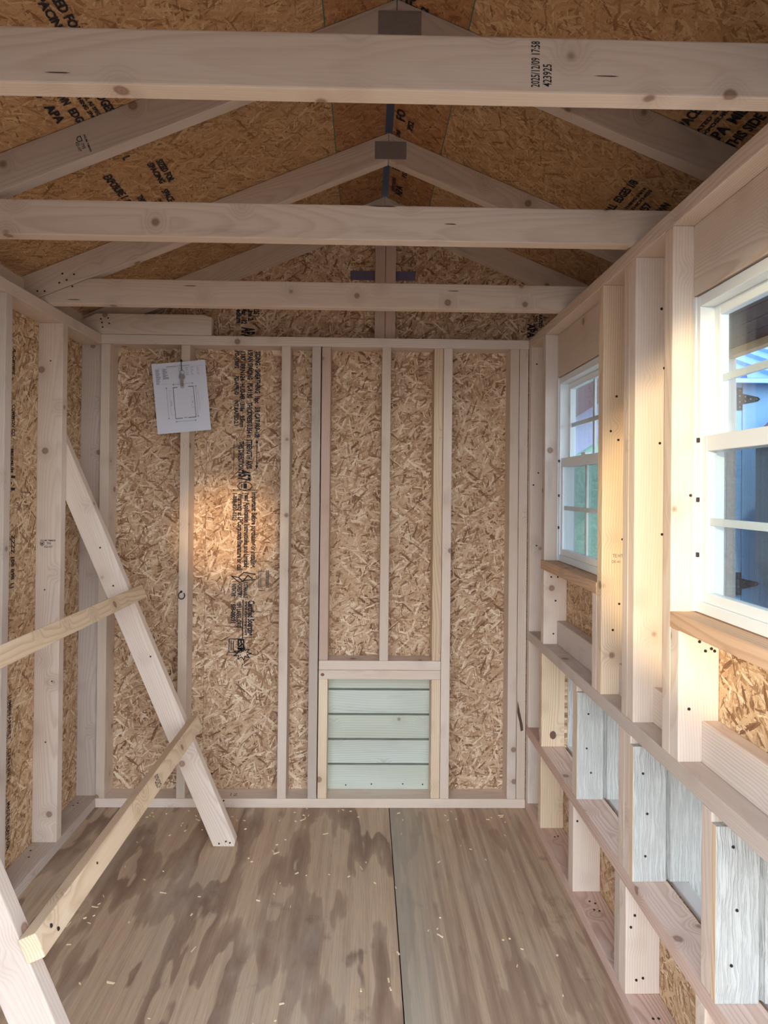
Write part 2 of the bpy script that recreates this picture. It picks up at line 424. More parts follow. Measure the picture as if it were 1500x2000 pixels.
# scuffed tread of shavings
bm = bmesh.new(); rr = random.Random(5)
for i in range(150):
    x = rr.uniform(-1.0, .6); y = rr.uniform(1.2, 2.6); a = rr.uniform(0, 6.3); l = rr.choice((.003, .004, .005, .005, .007, .012)); w = rr.uniform(.0012, .003)
    if rr.random() < .3: y = rr.uniform(2.55, 2.655)
    d = Vector((math.cos(a), math.sin(a), 0)); q = Vector((-d.y, d.x, 0)); c = Vector((x, y, .0003))
    b = [bm.verts.new(c-d*l-q*w), bm.verts.new(c+d*l-q*w*.4), bm.verts.new(c+d*l*.8+q*w), bm.verts.new(c-d*l*.9+q*w*.6)]
    tp = [bm.verts.new(v.co+Vector((0, 0, .0012+rr.random()*.002))) for v in b]
    bm.faces.new(tp); bm.faces.new(b[::-1])
    for k in range(4): bm.faces.new((b[k], b[(k+1) % 4], tp[(k+1) % 4], tp[k]))
me = bpy.data.meshes.new('wood_shavings'); bm.to_mesh(me); bm.free()
sh = link('wood_shavings', me, Matrix.Identity(4), None, plain('pale_shavings', srgb(238, 214, 176), .8))
sh['kind'] = 'stuff'; sh['label'] = 'pale wood shavings and splinters scattered over the stained plywood floor'; sh['category'] = 'wood shavings'

# ------------------------------------------------------------------ back wall
wb = struct('wall_back')
def yz_sheet(name, y0, y1, z0, z1, x, th, parent, mat, flip=1):
    """sheet in a YZ plane, local x up, local y along Y"""
    c = Vector((x+th/2, (y0+y1)/2, (z0+z1)/2))
    bm = bmesh.new(); bmesh.ops.create_cube(bm, size=1)
    for v in bm.verts: v.co = Vector((v.co.x*(z1-z0), v.co.y*(y1-y0), v.co.z*th))
    return link(name, finish(bm, 0, name), frame(c, (0, 0, 1), (0, 1, 0), (-1, 0, 0)), parent, mat)
def xz_sheet(name, pts, y0, th, parent, mat):
    return prism(name, [(z, x) for x, z in pts], th, frame((0, y0, 0), (0, 0, 1), (1, 0, 0), (0, 1, 0)), parent, mat, bevel=0)
DX0, DX1, DZ = -.165, .296, .52          # coop door opening in the sheathing
zg = 1.945
xz_sheet('sheathing_sheet', [(-1.206, -.02), (-.6885, -.02), (-.6885, zg), (-1.206, zg)], YO, .011, wb, OSB_WALL)
xz_sheet('sheathing_sheet', [(-.687, -.02), (DX0, -.02), (DX0, DZ), (DX1, DZ), (DX1, -.02), (.78, -.02), (.78, zg), (-.687, zg)], YO, .011, wb, OSB_WALL)
xz_sheet('gable_sheet', [(-1.33, zg+.001), (1.46, zg+.001), (1.46, roof_z(1.46)), (RX, RZ), (-1.33, roof_z(-1.33))], YO, .011, wb, OSB_WALL)
box('bottom_plate', (XL, XR_), (YB, YO), (0, T), 'X', wb, SPR, tint=.9)
box('top_plate', (XL, XR_), (YB, YO), (1.919, ZT), 'X', wb, SPR, tint=.5)
studs_b = {}
for nm, x0 in (('corner', XL), ('bay', -.775), ('mid', -.358), ('king_l', -.232), ('king_r', .319), ('end_l', .5995), ('end_r', .6385)):
    studs_b[nm] = box('stud', (x0, x0+T-.0006), (YB, YO), (T, 1.919), 'Z', wb, SPR if nm not in ('king_l',) else SPR_GREY)
for x0, m in ((-.1905, FIR), (.061, SPR), (.2805, PINE)):
    box('cripple_stud', (x0, x0+T-.0006), (YB+(.004 if x0 > .07 or x0 < 0 else 0), YO), (.611, 1.919), 'Z', wb, m)
box('door_header', (-.1905, .318), (YB, YO), (.5725, .611), 'X', wb, SPR, tint=.9)
box('door_header', (-.1905, .318), (YB, YO), (.5335, .5718), 'X', wb, SPR, tint=.8)
for x0 in (-.1905, .2805):
    box('jack_stud', (x0, x0+T-.0006), (YB+.003, YO), (T, .533), 'Z', wb, PINE, tint=.95)
# knot-dark resin streak on the last stud
e = studs_b['end_r']
mark([[(0, 0), (.006, -.03), (.016, -.075), (.022, -.1), (.024, -.125), (.014, -.13), (.008, -.09), (-.002, -.05)]], (.6415, YB, .45), (1, 0, 0), (0, 0, 1), e, plain('resin_streak', srgb(84, 60, 46), .6), 'bark_streak')

# small coop door of green boards
dr = struct('door_1')
for i, (z0, z1) in enumerate(((.034, .140), (.1475, .2465), (.2545, .3535), (.3615, .4605), (.4685, .545))):
    box('board', (-.172, .303), (YO, YO+.016), (z0, z1), 'X', dr, GREENB, .0035, tint=.6+.1*R.random())
box('backing_strip', (-.175, .306), (YO+.016, YO+.026), (.024, .55), 'X', dr, plain('shadow_gap_backing', srgb(120, 126, 112), .9), 0)
for x in (-.075, .035, .17, .255): disc('nail', (x, YO-.0005, .058+R.uniform(-.004, .004)), (0, -1, 0), .0032, dr, NAILM)

# stamps on the back sheathing, in units of the sheet (x right, z up)
def sx(u): return -.801+(u-350)*.0022
def sz(v): return 1.219-(v-1000)*.0022
def vtext(s, u, v0, v1, h, mat=INK, bold=.042):
    # reads downwards, letter tops to the right; u = baseline
    return text(s, (sx(u), YO, sz(v0)), (0, 0, -1), (1, 0, 0), (v1-v0)*.0022, h*.0022, wb, mat, bold)
VT = [('SIDING - SHEATHING', 495, 684, 766, 8.5), ('16oc', 495, 772, 786, 8.5), ('3/8 CAT PRP-108', 495, 793, 853, 8.5),
      ('24 SPAN SPACING', 480, 676, 740, 8.5), ('PL-9190', 480, 747, 776, 8.5), ('THICKNESS 0.354 in', 480, 784, 853, 8.5),
      ('STRENGTH AXIS', 480, 857, 914, 9), ('1387', 466, 685, 703, 8), ('PRN124', 466, 710, 742, 8), ('HUD-MR-1318e', 466, 748, 802, 8), ('9.5mm', 466, 810, 833, 8),
      ('THIS DIRECTION', 464, 860, 917, 9), ('PC-1188F2', 455, 684, 718, 7), ('PS2-APPRVD', 455, 733, 770, 7), ('INT.RATED.2.1', 455, 780, 830, 7),
      ('457', 465, 917, 938, 20), ('Important: Before purchasing or installing,', 491, 960, 1108, 9),
      ('read Application Instructions and Limited', 477, 962, 1106, 8.5), ('Warranty at LPCorp.com/literature or call', 464, 962, 1112, 9), ('1-888-820-0325', 454, 962, 1016, 7),
      ('SUSTAINABLE', 477, 1134, 1166, 6.5), ('FORESTRY', 465, 1138, 1166, 8), ('INITIATIVE', 454, 1139, 1163, 7),
      ('Certified Sourcing', 486, 1171, 1239, 11), ('www.sfiprogram.org', 480, 1172, 1239, 5), ('SFI LABEL.ORG', 464, 1177, 1224, 8), ('SFI-00091', 453, 1178, 1215, 8),
      ('ESR', 467, 1246, 1274, 11), ('225', 491, 600, 612, 9), ('Line 2', 480, 600, 624, 9), ('Mar 182', 467, 600, 631, 9), ('edium', 457, 602, 629, 9),
      ('APA', 468, 637, 660, 22)]
for s, u, v0, v1, h in VT: vtext(s, u, v0, v1, h*1.15)
for s, u, v0, v1, h in (('2101 16:48', 1040, 606, 636, 9), ('APA', 1029, 622, 650, 14), ('RATED', 1051, 604, 630, 7)): vtext(s, u, v0, v1, h)
k = .0022
def smark(polys, u, v, mat=INK): mark([[(x*k, -y*k) for x, y in p] for p in polys], (sx(u), YO, sz(v)), (1, 0, 0), (0, 0, 1), wb, mat)
smark(stroke([(0, 0), (0, 50)], 1.4)+[[(0, -3), (3, 4), (-3, 4)], [(0, 55), (3, 47), (-3, 47)]], 499.5, 860)
smark(stroke([(0, 0), (0, 58)], 1), 455, 860)
ov = [(8*math.cos(a*.4), 8.5*math.sin(a*.4)) for a in range(16)]
smark(stroke([(14*math.cos(i*math.pi/9), 8*math.sin(i*math.pi/9)) for i in range(18)], 1.6, True)+[bar(-3, -5, 4, 5), bar(-7, -4, -5, 4)], 477, 948)
smark([bar(-23, -1.2, 24, 0), bar(-23, 1, 24, 1.8)], 478, 956)
smark(stroke([(24, 0), (2, -4), (-8, 6), (-22, 4)], 2)+stroke([(-22, 4), (-6, 16), (4, 12), (24, 10)], 2)+stroke([(-8, 6), (0, 14), (10, 2), (18, 8)], 2.2), 475, 1120)
smark(stroke([(0, 0), (0, 76)], 2)+stroke([(-2, 74), (22, 72)], 1), 476, 1170)
st = []
for i in range(18):
    a = i*math.pi/9; r0 = 13 if i % 2 == 0 else 7
    st.append((r0*math.cos(a)*1.35, r0*math.sin(a)))
smark(stroke(st, 1.8, True), 476, 1274)
smark(stroke([(0, 0), (24, 0), (24, 26), (0, 26)], 1.5, True)+[bar(3, 4, 5, 22), bar(7, 4, 9, 22)], 450, 1246)
smark([bar(x, 0, x+w, 34) for x, w in ((0, 1), (2, .6), (4, 1), (6, .6), (15, 2), (18, 2.5))], 505, 1112, INK_GREY)
mark(stroke([(0, 0), (0, .02)], .0025)+stroke([(.012, .018), (.024, .016), (.022, .009), (.013, .001), (.028, 0)], .0025), (-.555, 2.685, T), (1, 0, 0), (0, 1, 0), wb, INK)

# ------------------------------------------------------------------ left wall
wl_ = struct('wall_left')
yz_sheet('sheathing_sheet', YF, 2.76, -.02, 1.955, -1.206, .011, wl_, OSB_SIDE)
box('bottom_plate', (-1.195, XL), (YF, YO), (0, T), 'Y', wl_, SPR_GREY)
box('top_plate', (-1.195, XL), (YF, YO), (1.918, ZT), 'Y', wl_, SPR, tint=.4)
for ya, yb in ((YF, 1.002), (1.042, 1.612), (1.652, 2.221), (2.261, 2.709)):
    box('eave_light_block', (-1.206, -1.19), (ya, yb), (1.9585, 2.04), 'Y', wl_, SPR, 0, tint=.2)  # added closure, keeps outside light from leaking in over the plate
LS = {}
for y0 in (.85, 1.22, 1.60, 1.964, 2.331, 2.682):
    LS[y0] = box('stud', (-1.195, XL), (y0, y0+T), (T, 1.918), 'Z', wl_, SPR_GREY if y0 != 2.331 else SPR, tint=.6)
s2_ = LS[2.331]
text('ASLIM TIMBER', (-1.1775, 2.331, 1.126), (1, 0, 0), (0, 0, 1), .055, .0055, s2_, INK, .02)
text('795', (-1.155, 2.331, 1.114), (1, 0, 0), (0, 0, 1), .016, .008, s2_, INK, .01)
text('KD-HT', (-1.163, 2.331, 1.102), (1, 0, 0), (0, 0, 1), .030, .008, s2_, INK, .01)
mark(stroke([(0, 0), (.013, 0), (.013, -.008), (.0065, -.013), (0, -.008)], .0018, True)+[bar(.003, -.008, .010, -.003)], (-1.178, 2.331, 1.122), (1, 0, 0), (0, 0, 1), s2_)
for x, z in ((-1.15, 1.78), (-1.16, .95), (-1.13, .62), (-1.15, .4)): disc('nail', (x, 2.331, z), (0, -1, 0), .003, s2_, NAILM)
def ltext(s, y, z0, z1, h):   # reads downwards on the left sheathing
    text(s, (-1.195, y, z0), (0, 0, -1), (0, 1, 0), z0-z1, h, wl_, INK, .03)
for s, y, z0, z1, h in (('A. Cement', 2.165, 1.79, 1.70, .02), ('COMMON CO.', 2.165, 1.60, 1.49, .02), ('MINIMUM', 2.162, 1.45, 1.37, .016), ('1.1', 2.165, 1.36, 1.31, .024),
                        ('SPACE 1/8 in AT ALL PANEL EDGES', 2.148, 1.28, .98, .014), ('ZZZZ 108 898 11', 2.172, 1.16, .98, .02), ('SHEATHING SPAN 24/16', 2.148, .94, .72, .016),
                        ('EXPOSURE 1 RATED SHEATHING', 2.148, .62, .36, .016), ('LUMBER AS BUILT', 2.168, .62, .47, .018), ('CLN 1 LINE 2', 2.168, .44, .33, .018),
                        ('PRODUIT DE BOIS', 2.148, .32, .14, .016), ('MADE IN CANADA', 2.168, .26, .10, .018)):
    ltext(s, y, z0, z1, h)
for y, z in ((2.28, .038), (2.24, .038), (2.62, .038), (2.60, .038), (1.9, .038)): disc('nail', (-1.165+R.uniform(-.01, .01), y, z), (0, 0, 1), .0036, wl_, NAILM)

# ------------------------------------------------------------------ front wall with the doorway the camera looks in through
wf = struct('wall_front')
xz_sheet('gable_sheet', [(-1.33, 1.93), (1.46, 1.93), (1.46, roof_z(1.46)), (RX, RZ), (-1.33, roof_z(-1.33))], YF-.011, .011, wf, OSB_WALL)
xz_sheet('sheathing_sheet', [(-1.206, -.02), (-.95, -.02), (-.95, 1.93), (-1.206, 1.93)], YF-.011, .011, wf, OSB_WALL)
box('door_header', (-.95, 1.33), (YF+.001, YF+.04), (1.868, 1.957), 'X', wf, SPR)

# ------------------------------------------------------------------ right wall
wr = struct('wall_right')
X0, X1 = XR_, XR_+D
SH = .766
box('bottom_plate', (X0, X1), (YF, YB), (0, T), 'Y', wr, FIR, tint=.9)
box('top_plate', (X0, X1), (YF, YO), (1.921, ZT), 'Y', wr, SPR, tint=.35)
rail1 = box('rail', (X0, X1), (YF, YB), (.707, .745), 'Y', wr, SPR_GREY, tint=.75)
rail2 = box('rail', (X0, X1), (YF, YB), (.312, .350), 'Y', wr, FIR, tint=.6)
RS = {}
def rstud(key, y0, y1, z0, z1, m=SPR, tint=None, name='stud', dx=0):
    RS[key] = box(name, (X0+dx, X1), (y0, y1), (z0, z1), 'Z', wr, m, tint=tint); return RS[key]
for a, b in ((T, .312), (.350, .707), (.745, 1.921)): rstud('corner%s' % a, 2.622, YB, a, b, SPR, .8)
rstud('jamb1', 2.410, 2.448, 1.062, 1.921, SPR_GREY, .8)
rstud('under1', 2.410, 2.448, .745, 1.026, SPR, 1.0, 'cripple_stud')
rstud('under1b', 1.856, 1.893, .745, 1.026, SPR, .9, 'cripple_stud')
rstud('A', 1.818, 1.8552, .745, 1.921, PINE, .9)
rstud('B1', 1.598, 1.6348, .745, 1.921, SPR, .9); rstud('B2', 1.6354, 1.672, .745, 1.921, SPR, .6)
rstud('C', 1.404, 1.442, .745, 1.921, SPR, .8)
rstud('under2', 1.366, 1.4034, .745, 1.028, SPR, 1.0, 'cripple_stud')
rstud('E', .80, .838, .745, 1.921, SPR); rstud('under2b', .8385, .876, .745, 1.028, SPR, None, 'cripple_stud')
# sills and headers
box('window_sill_board', (X0-.002, X1), (1.8555, 2.450), (1.0265, 1.0615), 'Y', wr, SILLW, tint=.5)
box('window_sill_board', (X0-.002, X1), (.8385, 1.4034), (1.0285, 1.0635), 'Y', wr, SILLW, tint=.7)
box('header', (.724, X1), (1.8555, 2.4098), (1.757, 1.9205), 'Y', wr, SPR, tint=.1)
box('header', (.724, X1), (.8385, 1.4036), (1.762, 1.9205), 'Y', wr, SPR, tint=.05)
for y0, y1 in ((1.8935, 2.4096), (1.6724, 1.8176), (1.4424, 1.5976), (.877, 1.3656)):
    box('blocking', (.728, X1), (y0, y1), (.7455, .835), 'Y', wr, SPR_GREY if y0 > 1.6 else SPR, tint=.8)
# posts between the rails
rstud('M1', 2.427, 2.465, .350, .707, PINE, .7, 'post')
rstud('P1', 2.0262, 2.064, .350, .707, SPR, .8, 'post')
rstud('P2a', 1.6105, 1.6485, .350, .707, SPR, .7, 'post'); rstud('P2b', 1.649, 1.687, .350, .707, SPR, .5, 'post')
rstud('P3', 1.2305, 1.2685, .350, .707, SPR, .5, 'post')
# posts under the lower rail
rstud('L1', 2.431, 2.469, T, .312, PINE, .8, 'post')
rstud('L2', 2.048, 2.0855, T, .312, SPR, 1, 'post'); rstud('L2b', 2.086, 2.10, T, .312, SPR_GREY, .4, 'post')
rstud('L3', 1.632, 1.6695, T, .312, SPR, 1, 'post'); rstud('L3b', 1.670, 1.708, T, .312, SPR_GREY, .6, 'post')
rstud('L4', 1.250, 1.288, T, .312, SPR, .8, 'post')
# sheathing outside the framing, with the window and nest openings left out
for y0, y1, z0, z1 in ((YF, 2.748, -.02, .338), (2.43, 2.748, .3385, 1.058), (YF, .82, .3385, .735), (YF, 2.4295, .7355, 1.058),
                       (2.425, 2.748, 1.0585, 1.955), (1.425, 1.84, 1.0585, 1.955), (YF, .86, 1.0585, 1.955),
                       (1.8405, 2.4245, 1.757, 1.955), (.8605, 1.4245, 1.762, 1.955)):
    yz_sheet('sheathing_sheet', y0, y1, z0, z1, SH+.0006, .011, wr, OSB_SIDE)
# screw and nail heads
for nm, lst in (('A', ((.71, .93), (.728, 1.005), (.736, 1.19), (.70, 1.50), (.722, 1.475), (.716, 1.60))), ('B1', ((.742, 1.79), (.758, 1.80), (.75, 1.64), (.74, 1.45), (.754, 1.44), (.747, 1.22), (.741, .80), (.746, .815))),
                ('C', ((.72, 1.32), (.735, 1.62))), ('under1', ((.705, 1.0), (.73, 1.0), (.722, .91), (.715, .785))), ('under2', ((.722, 1.005), (.735, .985), (.748, .99), (.755, .985), (.70, .86))),
                ('L3', ((.70, .24), (.705, .075), (.722, .08), (.69, .21))), ('L2', ((.69, .265),)), ('corner0.745', ((.70, 1.85), (.71, 1.40), (.69, 1.35), (.705, 1.1)))):
    o = RS[nm]; y = WM[o].translation.y-T/2
    for x, z in lst: disc('nail', (x, y-.001, z), (0, -1, 0), .0035, o, NAILM)
for y in (2.56, 2.38, 2.0, 1.955, 1.55, 1.52):
    for dx in (0, .014): disc('nail', (.715+dx, y+R.uniform(-.01, .01), T), (0, 0, 1), .0035, wr, HOLEM)
text('TE HT', (.708, 1.8178, 1.138), (1, 0, 0), (0, 0, 1), .03, .010, RS['A'], INK_GREY)
text('DE-41', (.706, 1.8178, 1.122), (1, 0, 0), (0, 0, 1), .024, .008, RS['A'], INK_GREY)
mark([[(.012*math.cos(i*.524), .016*math.sin(i*.524)) for i in range(12)]], (.722, 2.4268, .395), (1, 0, 0), (0, 0, 1), RS['M1'], plain('dark_knot', srgb(104, 72, 54), .7), 'knot')

# ------------------------------------------------------------------ nest boxes built out through the right wall
nb = thing('nest_box', 'row of nest compartments with grey textured siding dividers projecting through the right wall', 'nest box', (.92, 1.6, .29))
def divider(y_near, th, z0, z1, x0, x1, notch):
    g0 = x0+.083; gw, gd = .010, .0085
    # plan polygon (x,y) with a shallow groove on the near face
    prof = [(x0, 0), (g0, 0), (g0+.001, gd), (g0+gw, gd), (g0+gw+.002, 0), (x1, 0), (x1, th), (x0, th)]
    bm = bmesh.new()
    def solid(pf, za, zb):
        a = [bm.verts.new((za, x, y)) for x, y in pf]; b = [bm.verts.new((zb, x, y)) for x, y in pf]
        n = len(pf); bm.faces.new(a); bm.faces.new(b[::-1])
        for i in range(n): bm.faces.new((a[i], b[i], b[(i+1) % n], a[(i+1) % n]))
    solid(prof, z0, z1)
    solid([(notch, 0), (x1, 0), (x1, th), (notch, th)], .302, z0-.0003)
    o = link('divider', finish(bm, 0, 'divider'), frame((0, y_near, 0), (0, 0, 1), (1, 0, 0), (0, 1, 0)), nb, SIDING)
    b = box('divider_edge', (x0-.0012, x0+.0003), (y_near+.0004, y_near+th-.0004), (z0, z1), 'Z', o, PINE, 0, tint=.7)
    b['label'] = 'raw orange cut edge of siding'
    for z in (.42, .52, .63): disc('nail', (x0+.036+R.uniform(-.012, .012), y_near-.0005, z+R.uniform(-.02, .02)), (0, -1, 0), .0032, o, NAILM)
divider(2.0145, .0115, .3505, .688, X0, 1.06, .818)
divider(1.5915, .0185, .3505, .688, X0, 1.06, .8185)
divider(1.2125, .0175, .3505, .688, X0, 1.06, .8185)
box('end_panel', (.7785, 1.06), (2.432, 2.446), (.29, .706), 'Z', nb, SIDING)
box('end_panel', (.7785, 1.06), (.83, .846), (.29, .706), 'Z', nb, SIDING)
box('ledger_board', (.7785, .8165), (.847, 2.431), (.262, .350), 'Y', nb, GREYW, tint=.9)
box('nest_floor', (.8185, 1.07), (.847, 2.431), (.288, .300), 'Y', nb, SIDING)
box('lid_rail', (.7785, .8165), (.847, 2.431), (.69, .728), 'Y', nb, GREYW)
prism('nest_lid', [(0, 0), (.32, 0), (.32, .014), (0, .014)], 1.64, frame((.778, 2.455, .735), Vector((.95, 0, -.31)), Vector((.31, 0, .95)), Vector((0, -1, 0))), nb, SIDING, 0)

# ------------------------------------------------------------------ windows
def window(idx, y0, y1, z0, z1):
    w = struct('window_%d' % idx)
    xi, xo = .7255, .785
    bd = .024
    ycen = (y0+y1)/2; zm = 1.432
    box('frame_jamb', (xi, xo), (y1-bd, y1), (z0, z1), 'Z', w, VINYL, .002); box('frame_jamb', (xi, xo), (y0, y0+bd), (z0, z1), 'Z', w, VINYL, .002)
    box('frame_head', (xi, xo), (y0+bd, y1-bd), (z1-bd, z1), 'Y', w, VINYL, .002); box('frame_sill', (xi, xo), (y0+bd, y1-bd), (z0, z0+bd), 'Y', w, VINYL, .002)
    box('nailing_fin', (xi-.003, xi+.001), (y1-.01, y1+.001), (z0, z1), 'Z', w, VINYL, .0005)
    for dz in (.12, .24, .37):
        box('frame_clip', (xi-.0035, xi+.001), (y1-bd-.001, y1-bd+.006), (z0+dz, z0+dz+.01), 'Z', w, NAILM, 0)
    for nm, xa, xb, za, zb in (('upper_sash', .757, .777, zm-.016, z1-bd), ('lower_sash', .731, .753, z0+bd, zm+.018)):
        s = empty(nm); s.parent = w
        b = .022 if nm == 'upper_sash' else .02
        ya, yb = y0+bd, y1-bd
        box('stile', (xa, xb), (yb-b, yb), (za, zb), 'Z', s, VINYL, .002); box('stile', (xa, xb), (ya, ya+b), (za, zb), 'Z', s, VINYL, .002)
        rb = .034 if nm == 'lower_sash' else .022
        box('top_rail', (xa, xb), (ya+b, yb-b), (zb-rb, zb), 'Y', s, VINYL, .002); box('bottom_rail', (xa, xb), (ya+b, yb-b), (za, za+.022), 'Y', s, VINYL, .002)
        xm = (xa+xb)/2; zc = (za+.022+zb-rb)/2
        box('muntin', (xm-.004, xm+.004), (ya+b, yb-b), (zc-.008, zc+.008), 'Y', s, VINYL, .0015); box('muntin', (xm-.0039, xm+.0039), (ycen-.008, ycen+.008), (za+.022, zb-rb), 'Z', s, VINYL, .0015)
        for xg in (xm-.0065, xm+.0045): box('glass_pane', (xg, xg+.002), (ya+b-.003, yb-b+.003), (za+.02, zb-rb+.003), 'Y', s, GLASS, 0)
        if nm == 'lower_sash':
            box('sash_lock', (xa-.004, xb-.004), (ycen-.02, ycen+.02), (zb, zb+.008), 'Y', s, VINYL, .002)
    yz_sheet('insect_screen', y0+bd, y1-bd, z0+bd, zm, .781, .0008, w, SCREEN)
window(1, 1.858, 2.4075, 1.064, 1.752)
window(2, .841, 1.4015, 1.066, 1.757)

# ------------------------------------------------------------------ roof sheathing and trusses
ce = struct('ceiling')
def roof_sheet(name, xa, xb, mat, y0=YF-.3, y1=2.98):
    """sheet between plan positions xa<xb on one slope, local x along Y, local y up the slope"""
    za, zb = roof_z(xa)+.0012, roof_z(xb)+.0012
    u = Vector((xb-xa, 0, zb-za)); L = u.length; u.normalize(); y = Vector((0, 1, 0)); n = y.cross(u)
    if n.z > 0: n = -n
    return prism(name, [(-(y1-y0)/2, -L/2), ((y1-y0)/2, -L/2), ((y1-y0)/2, L/2), (-(y1-y0)/2, L/2)], -.011,
                 frame(((xa+xb)/2, (y0+y1)/2, (za+zb)/2), y, u, y.cross(u) if y.cross(u).z < 0 else -(y.cross(u))), ce, mat, 0)
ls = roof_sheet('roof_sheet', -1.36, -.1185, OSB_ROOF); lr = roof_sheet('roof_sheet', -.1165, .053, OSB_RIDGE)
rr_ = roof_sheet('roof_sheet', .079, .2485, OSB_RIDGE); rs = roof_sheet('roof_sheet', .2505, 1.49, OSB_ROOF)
for xa, xb in ((-.1192, -.1158), (.2478, .2512)):
    roof_sheet('sealed_edge', xa, xb, GREENEDGE)
box('ridge_felt', (RX-.05, RX+.05), (YF, 2.98), (RZ+.018, RZ+.02), 'Y', ce, FELT, 0)
sl = math.atan(SL)
uL = Vector((math.cos(sl), 0, math.sin(sl))); uRr = Vector((-math.cos(sl), 0, math.sin(sl)))
def rtext(s, x, y, h, L, right=False, mat=INK):
    z = roof_z(x)
    if not right: text(s, Vector((x, y, z))+Vector((.0004, 0, -.0006)), (0, 1, 0), uL, L, h, ls, mat, .035)
    else: text(s, Vector((x, y, z))+Vector((-.0004, 0, -.0006)), (0, -1, 0), uRr, L, h, rs if x > .25 else rr_, mat, .035)
for y0 in (.70, 1.37, 2.02):
    for s, x, dy, h, L in (('SPACE ALL EDGES 1/8 in', -.665, .02, .022, .30), ('WARNING: NAIL AS SPECIFIED', -.688, .06, .010, .22), ('24/16 SHEATHING SPAN', -.703, .06, .010, .20), ('THIS SIDE DOWN', -.737, .0, .020, .17), ('EDGES 1/8', -.737, .19, .020, .12),
                           ('RATED', -.775, .0, .022, .12), ('APA', -.775, .15, .022, .07), ('SIZED FOR', -.63, -.14, .020, .13), ('SPACING', -.655, -.14, .018, .12), ('EXPOSURE 1', -.775, -.16, .024, .14), ('L', -.70, -.21, .022, .014)):
        rtext(s, x, y0+dy, h, L)
for y0 in (1.66, 2.25, 1.08):
    for s, x, dy, h, L in (('SPACE ALL', .815, -.02, .026, .16), ('EDGES 1/8', .815, -.20, .026, .14), ('RATED SHEATHING 24/16', .845, -.03, .010, .30), ('EXPOSURE 1 THICKNESS', .862, -.03, .010, .30), ('APA', .895, -.02, .028, .08), ('MILL 457', .895, -.12, .026, .14), ('THIS SIDE', .935, -.04, .026, .14), ('DOWN', .935, -.2, .026, .1)):
        rtext(s, x, y0+dy, h, L, True)
for y0 in (1.62, 2.12, 2.45):
    rtext('FO', .115, y0, .03, .06, True); rtext('PS2', .145, y0+.03, .02, .05, True); rtext('APA', .135, y0+.2, .03, .09, True); rtext('EXPOSURE', .105, y0+.18, .014, .12, True)

def rafter_poly(sgn):
    zb = .097
    xe = RX+sgn*1.36
    return [(RX+sgn*.0006, RZ), (RX+sgn*.0006, RZ-zb), (xe, RZ-zb-SL*1.36), (xe, RZ-SL*1.36)]
def truss(y, label, joist=True):
    t = thing('roof_truss', label, 'truss', (RX, y+T/2, ZT), 'roof trusses')
    ra = []
    for sg in (-1, 1):
        ra.append(xz_board('rafter', rafter_poly(sg), y, T, (sg, -SL), t, SPR_GREY if abs(y-1.613) < .01 else SPR, tint=.2))
    if joist:
        a = RX-(RZ-.097-ZT-.0008)/SL; b = RX-(RZ-.097-ZT-D)/SL; a2 = 2*RX-a; b2 = 2*RX-b
        j = xz_board('joist', [(a+.003, ZT+.0004), (a2-.003, ZT+.0004), (b2-.003, ZT+D), (b+.003, ZT+D)], y, T, (1, 0), t, SPR, tint=.35)
        for sgn in (-1, 1): pass
        pl = box('nail_plate', (RX-.048, RX+.062), (y-.0016, y-.0002), (RZ-.094, RZ-.032), 'X', t, STEEL, 0)
        for i in range(10):
            for q in range(4):
                if (i+q) % 2 == 0: box('plate_tooth', (RX-.044+i*.0108, RX-.040+i*.0108), (y-.0034, y-.0016), (RZ-.088+q*.015, RZ-.080+q*.015), 'X', pl, STEEL, 0)
        return t, ra, j
    return t, ra, None
t1, r1, j1 = truss(1.003, 'nearest roof truss, its joist crossing the top of the view with a printed date')
t2, r2, j2 = truss(1.613, 'middle roof truss, second joist from the top, wavy grain and a knot left of centre')
t3, r3, j3 = truss(2.222, 'third roof truss, lowest full joist, with nail holes in its left rafter heel')
t4, r4, _ = truss(2.7105, 'end truss without a joist, pale rafters flat against the gable strand board', False)
box('king_post', (.028, .0722), (2.7108, 2.7448), (ZT+.001, RZ-.106), 'Z', t4, FIR, tint=.2); box('king_post', (.0735, .1165), (2.7108, 2.7448), (ZT+.001, RZ-.106), 'Z', t4, FIR, tint=.35)
pb = box('connector_plate', (-.078, .203), (2.7455, 2.7485), (2.228, 2.268), 'X', t4, BLUEM, .0005)
bl = xz_board('heel_block', [(-1.192, ZT+.001), (-.652, ZT+.001), (-.652, 2.036), (-.690, 2.046), (-1.13, 2.046), (-1.192, 2.018)], 2.664, T, (1, 0), t4, SPR, tint=.5)
for x, z in ((-1.11, 2.022), (-1.08, 2.026), (-1.105, 2.007), (-1.075, 2.004), (-1.102, 1.988)): disc('nail', (x, 2.664, z), (0, -1, 0), .0035, bl, HOLEM)
for x, z in ((-1.06, 2.062), (-1.02, 2.060), (-1.07, 2.03), (-1.045, 2.040), (-1.025, 2.018), (-1.12, 2.0), (-1.145, 2.0)): disc('nail', (x, 2.222, z), (0, -1, 0), .0035, r3[0], HOLEM)
text('2025/12/09 17:58', (.268, 1.003, 1.967), (0, 0, 1), (-1, 0, 0), .073, .014, j1, INK, .01)
text('423925', (.287, 1.003, 1.968), (0, 0, 1), (-1, 0, 0), .036, .014, j1, INK, .01)
dvL = Vector((-1, 0, -SL)).normalized()
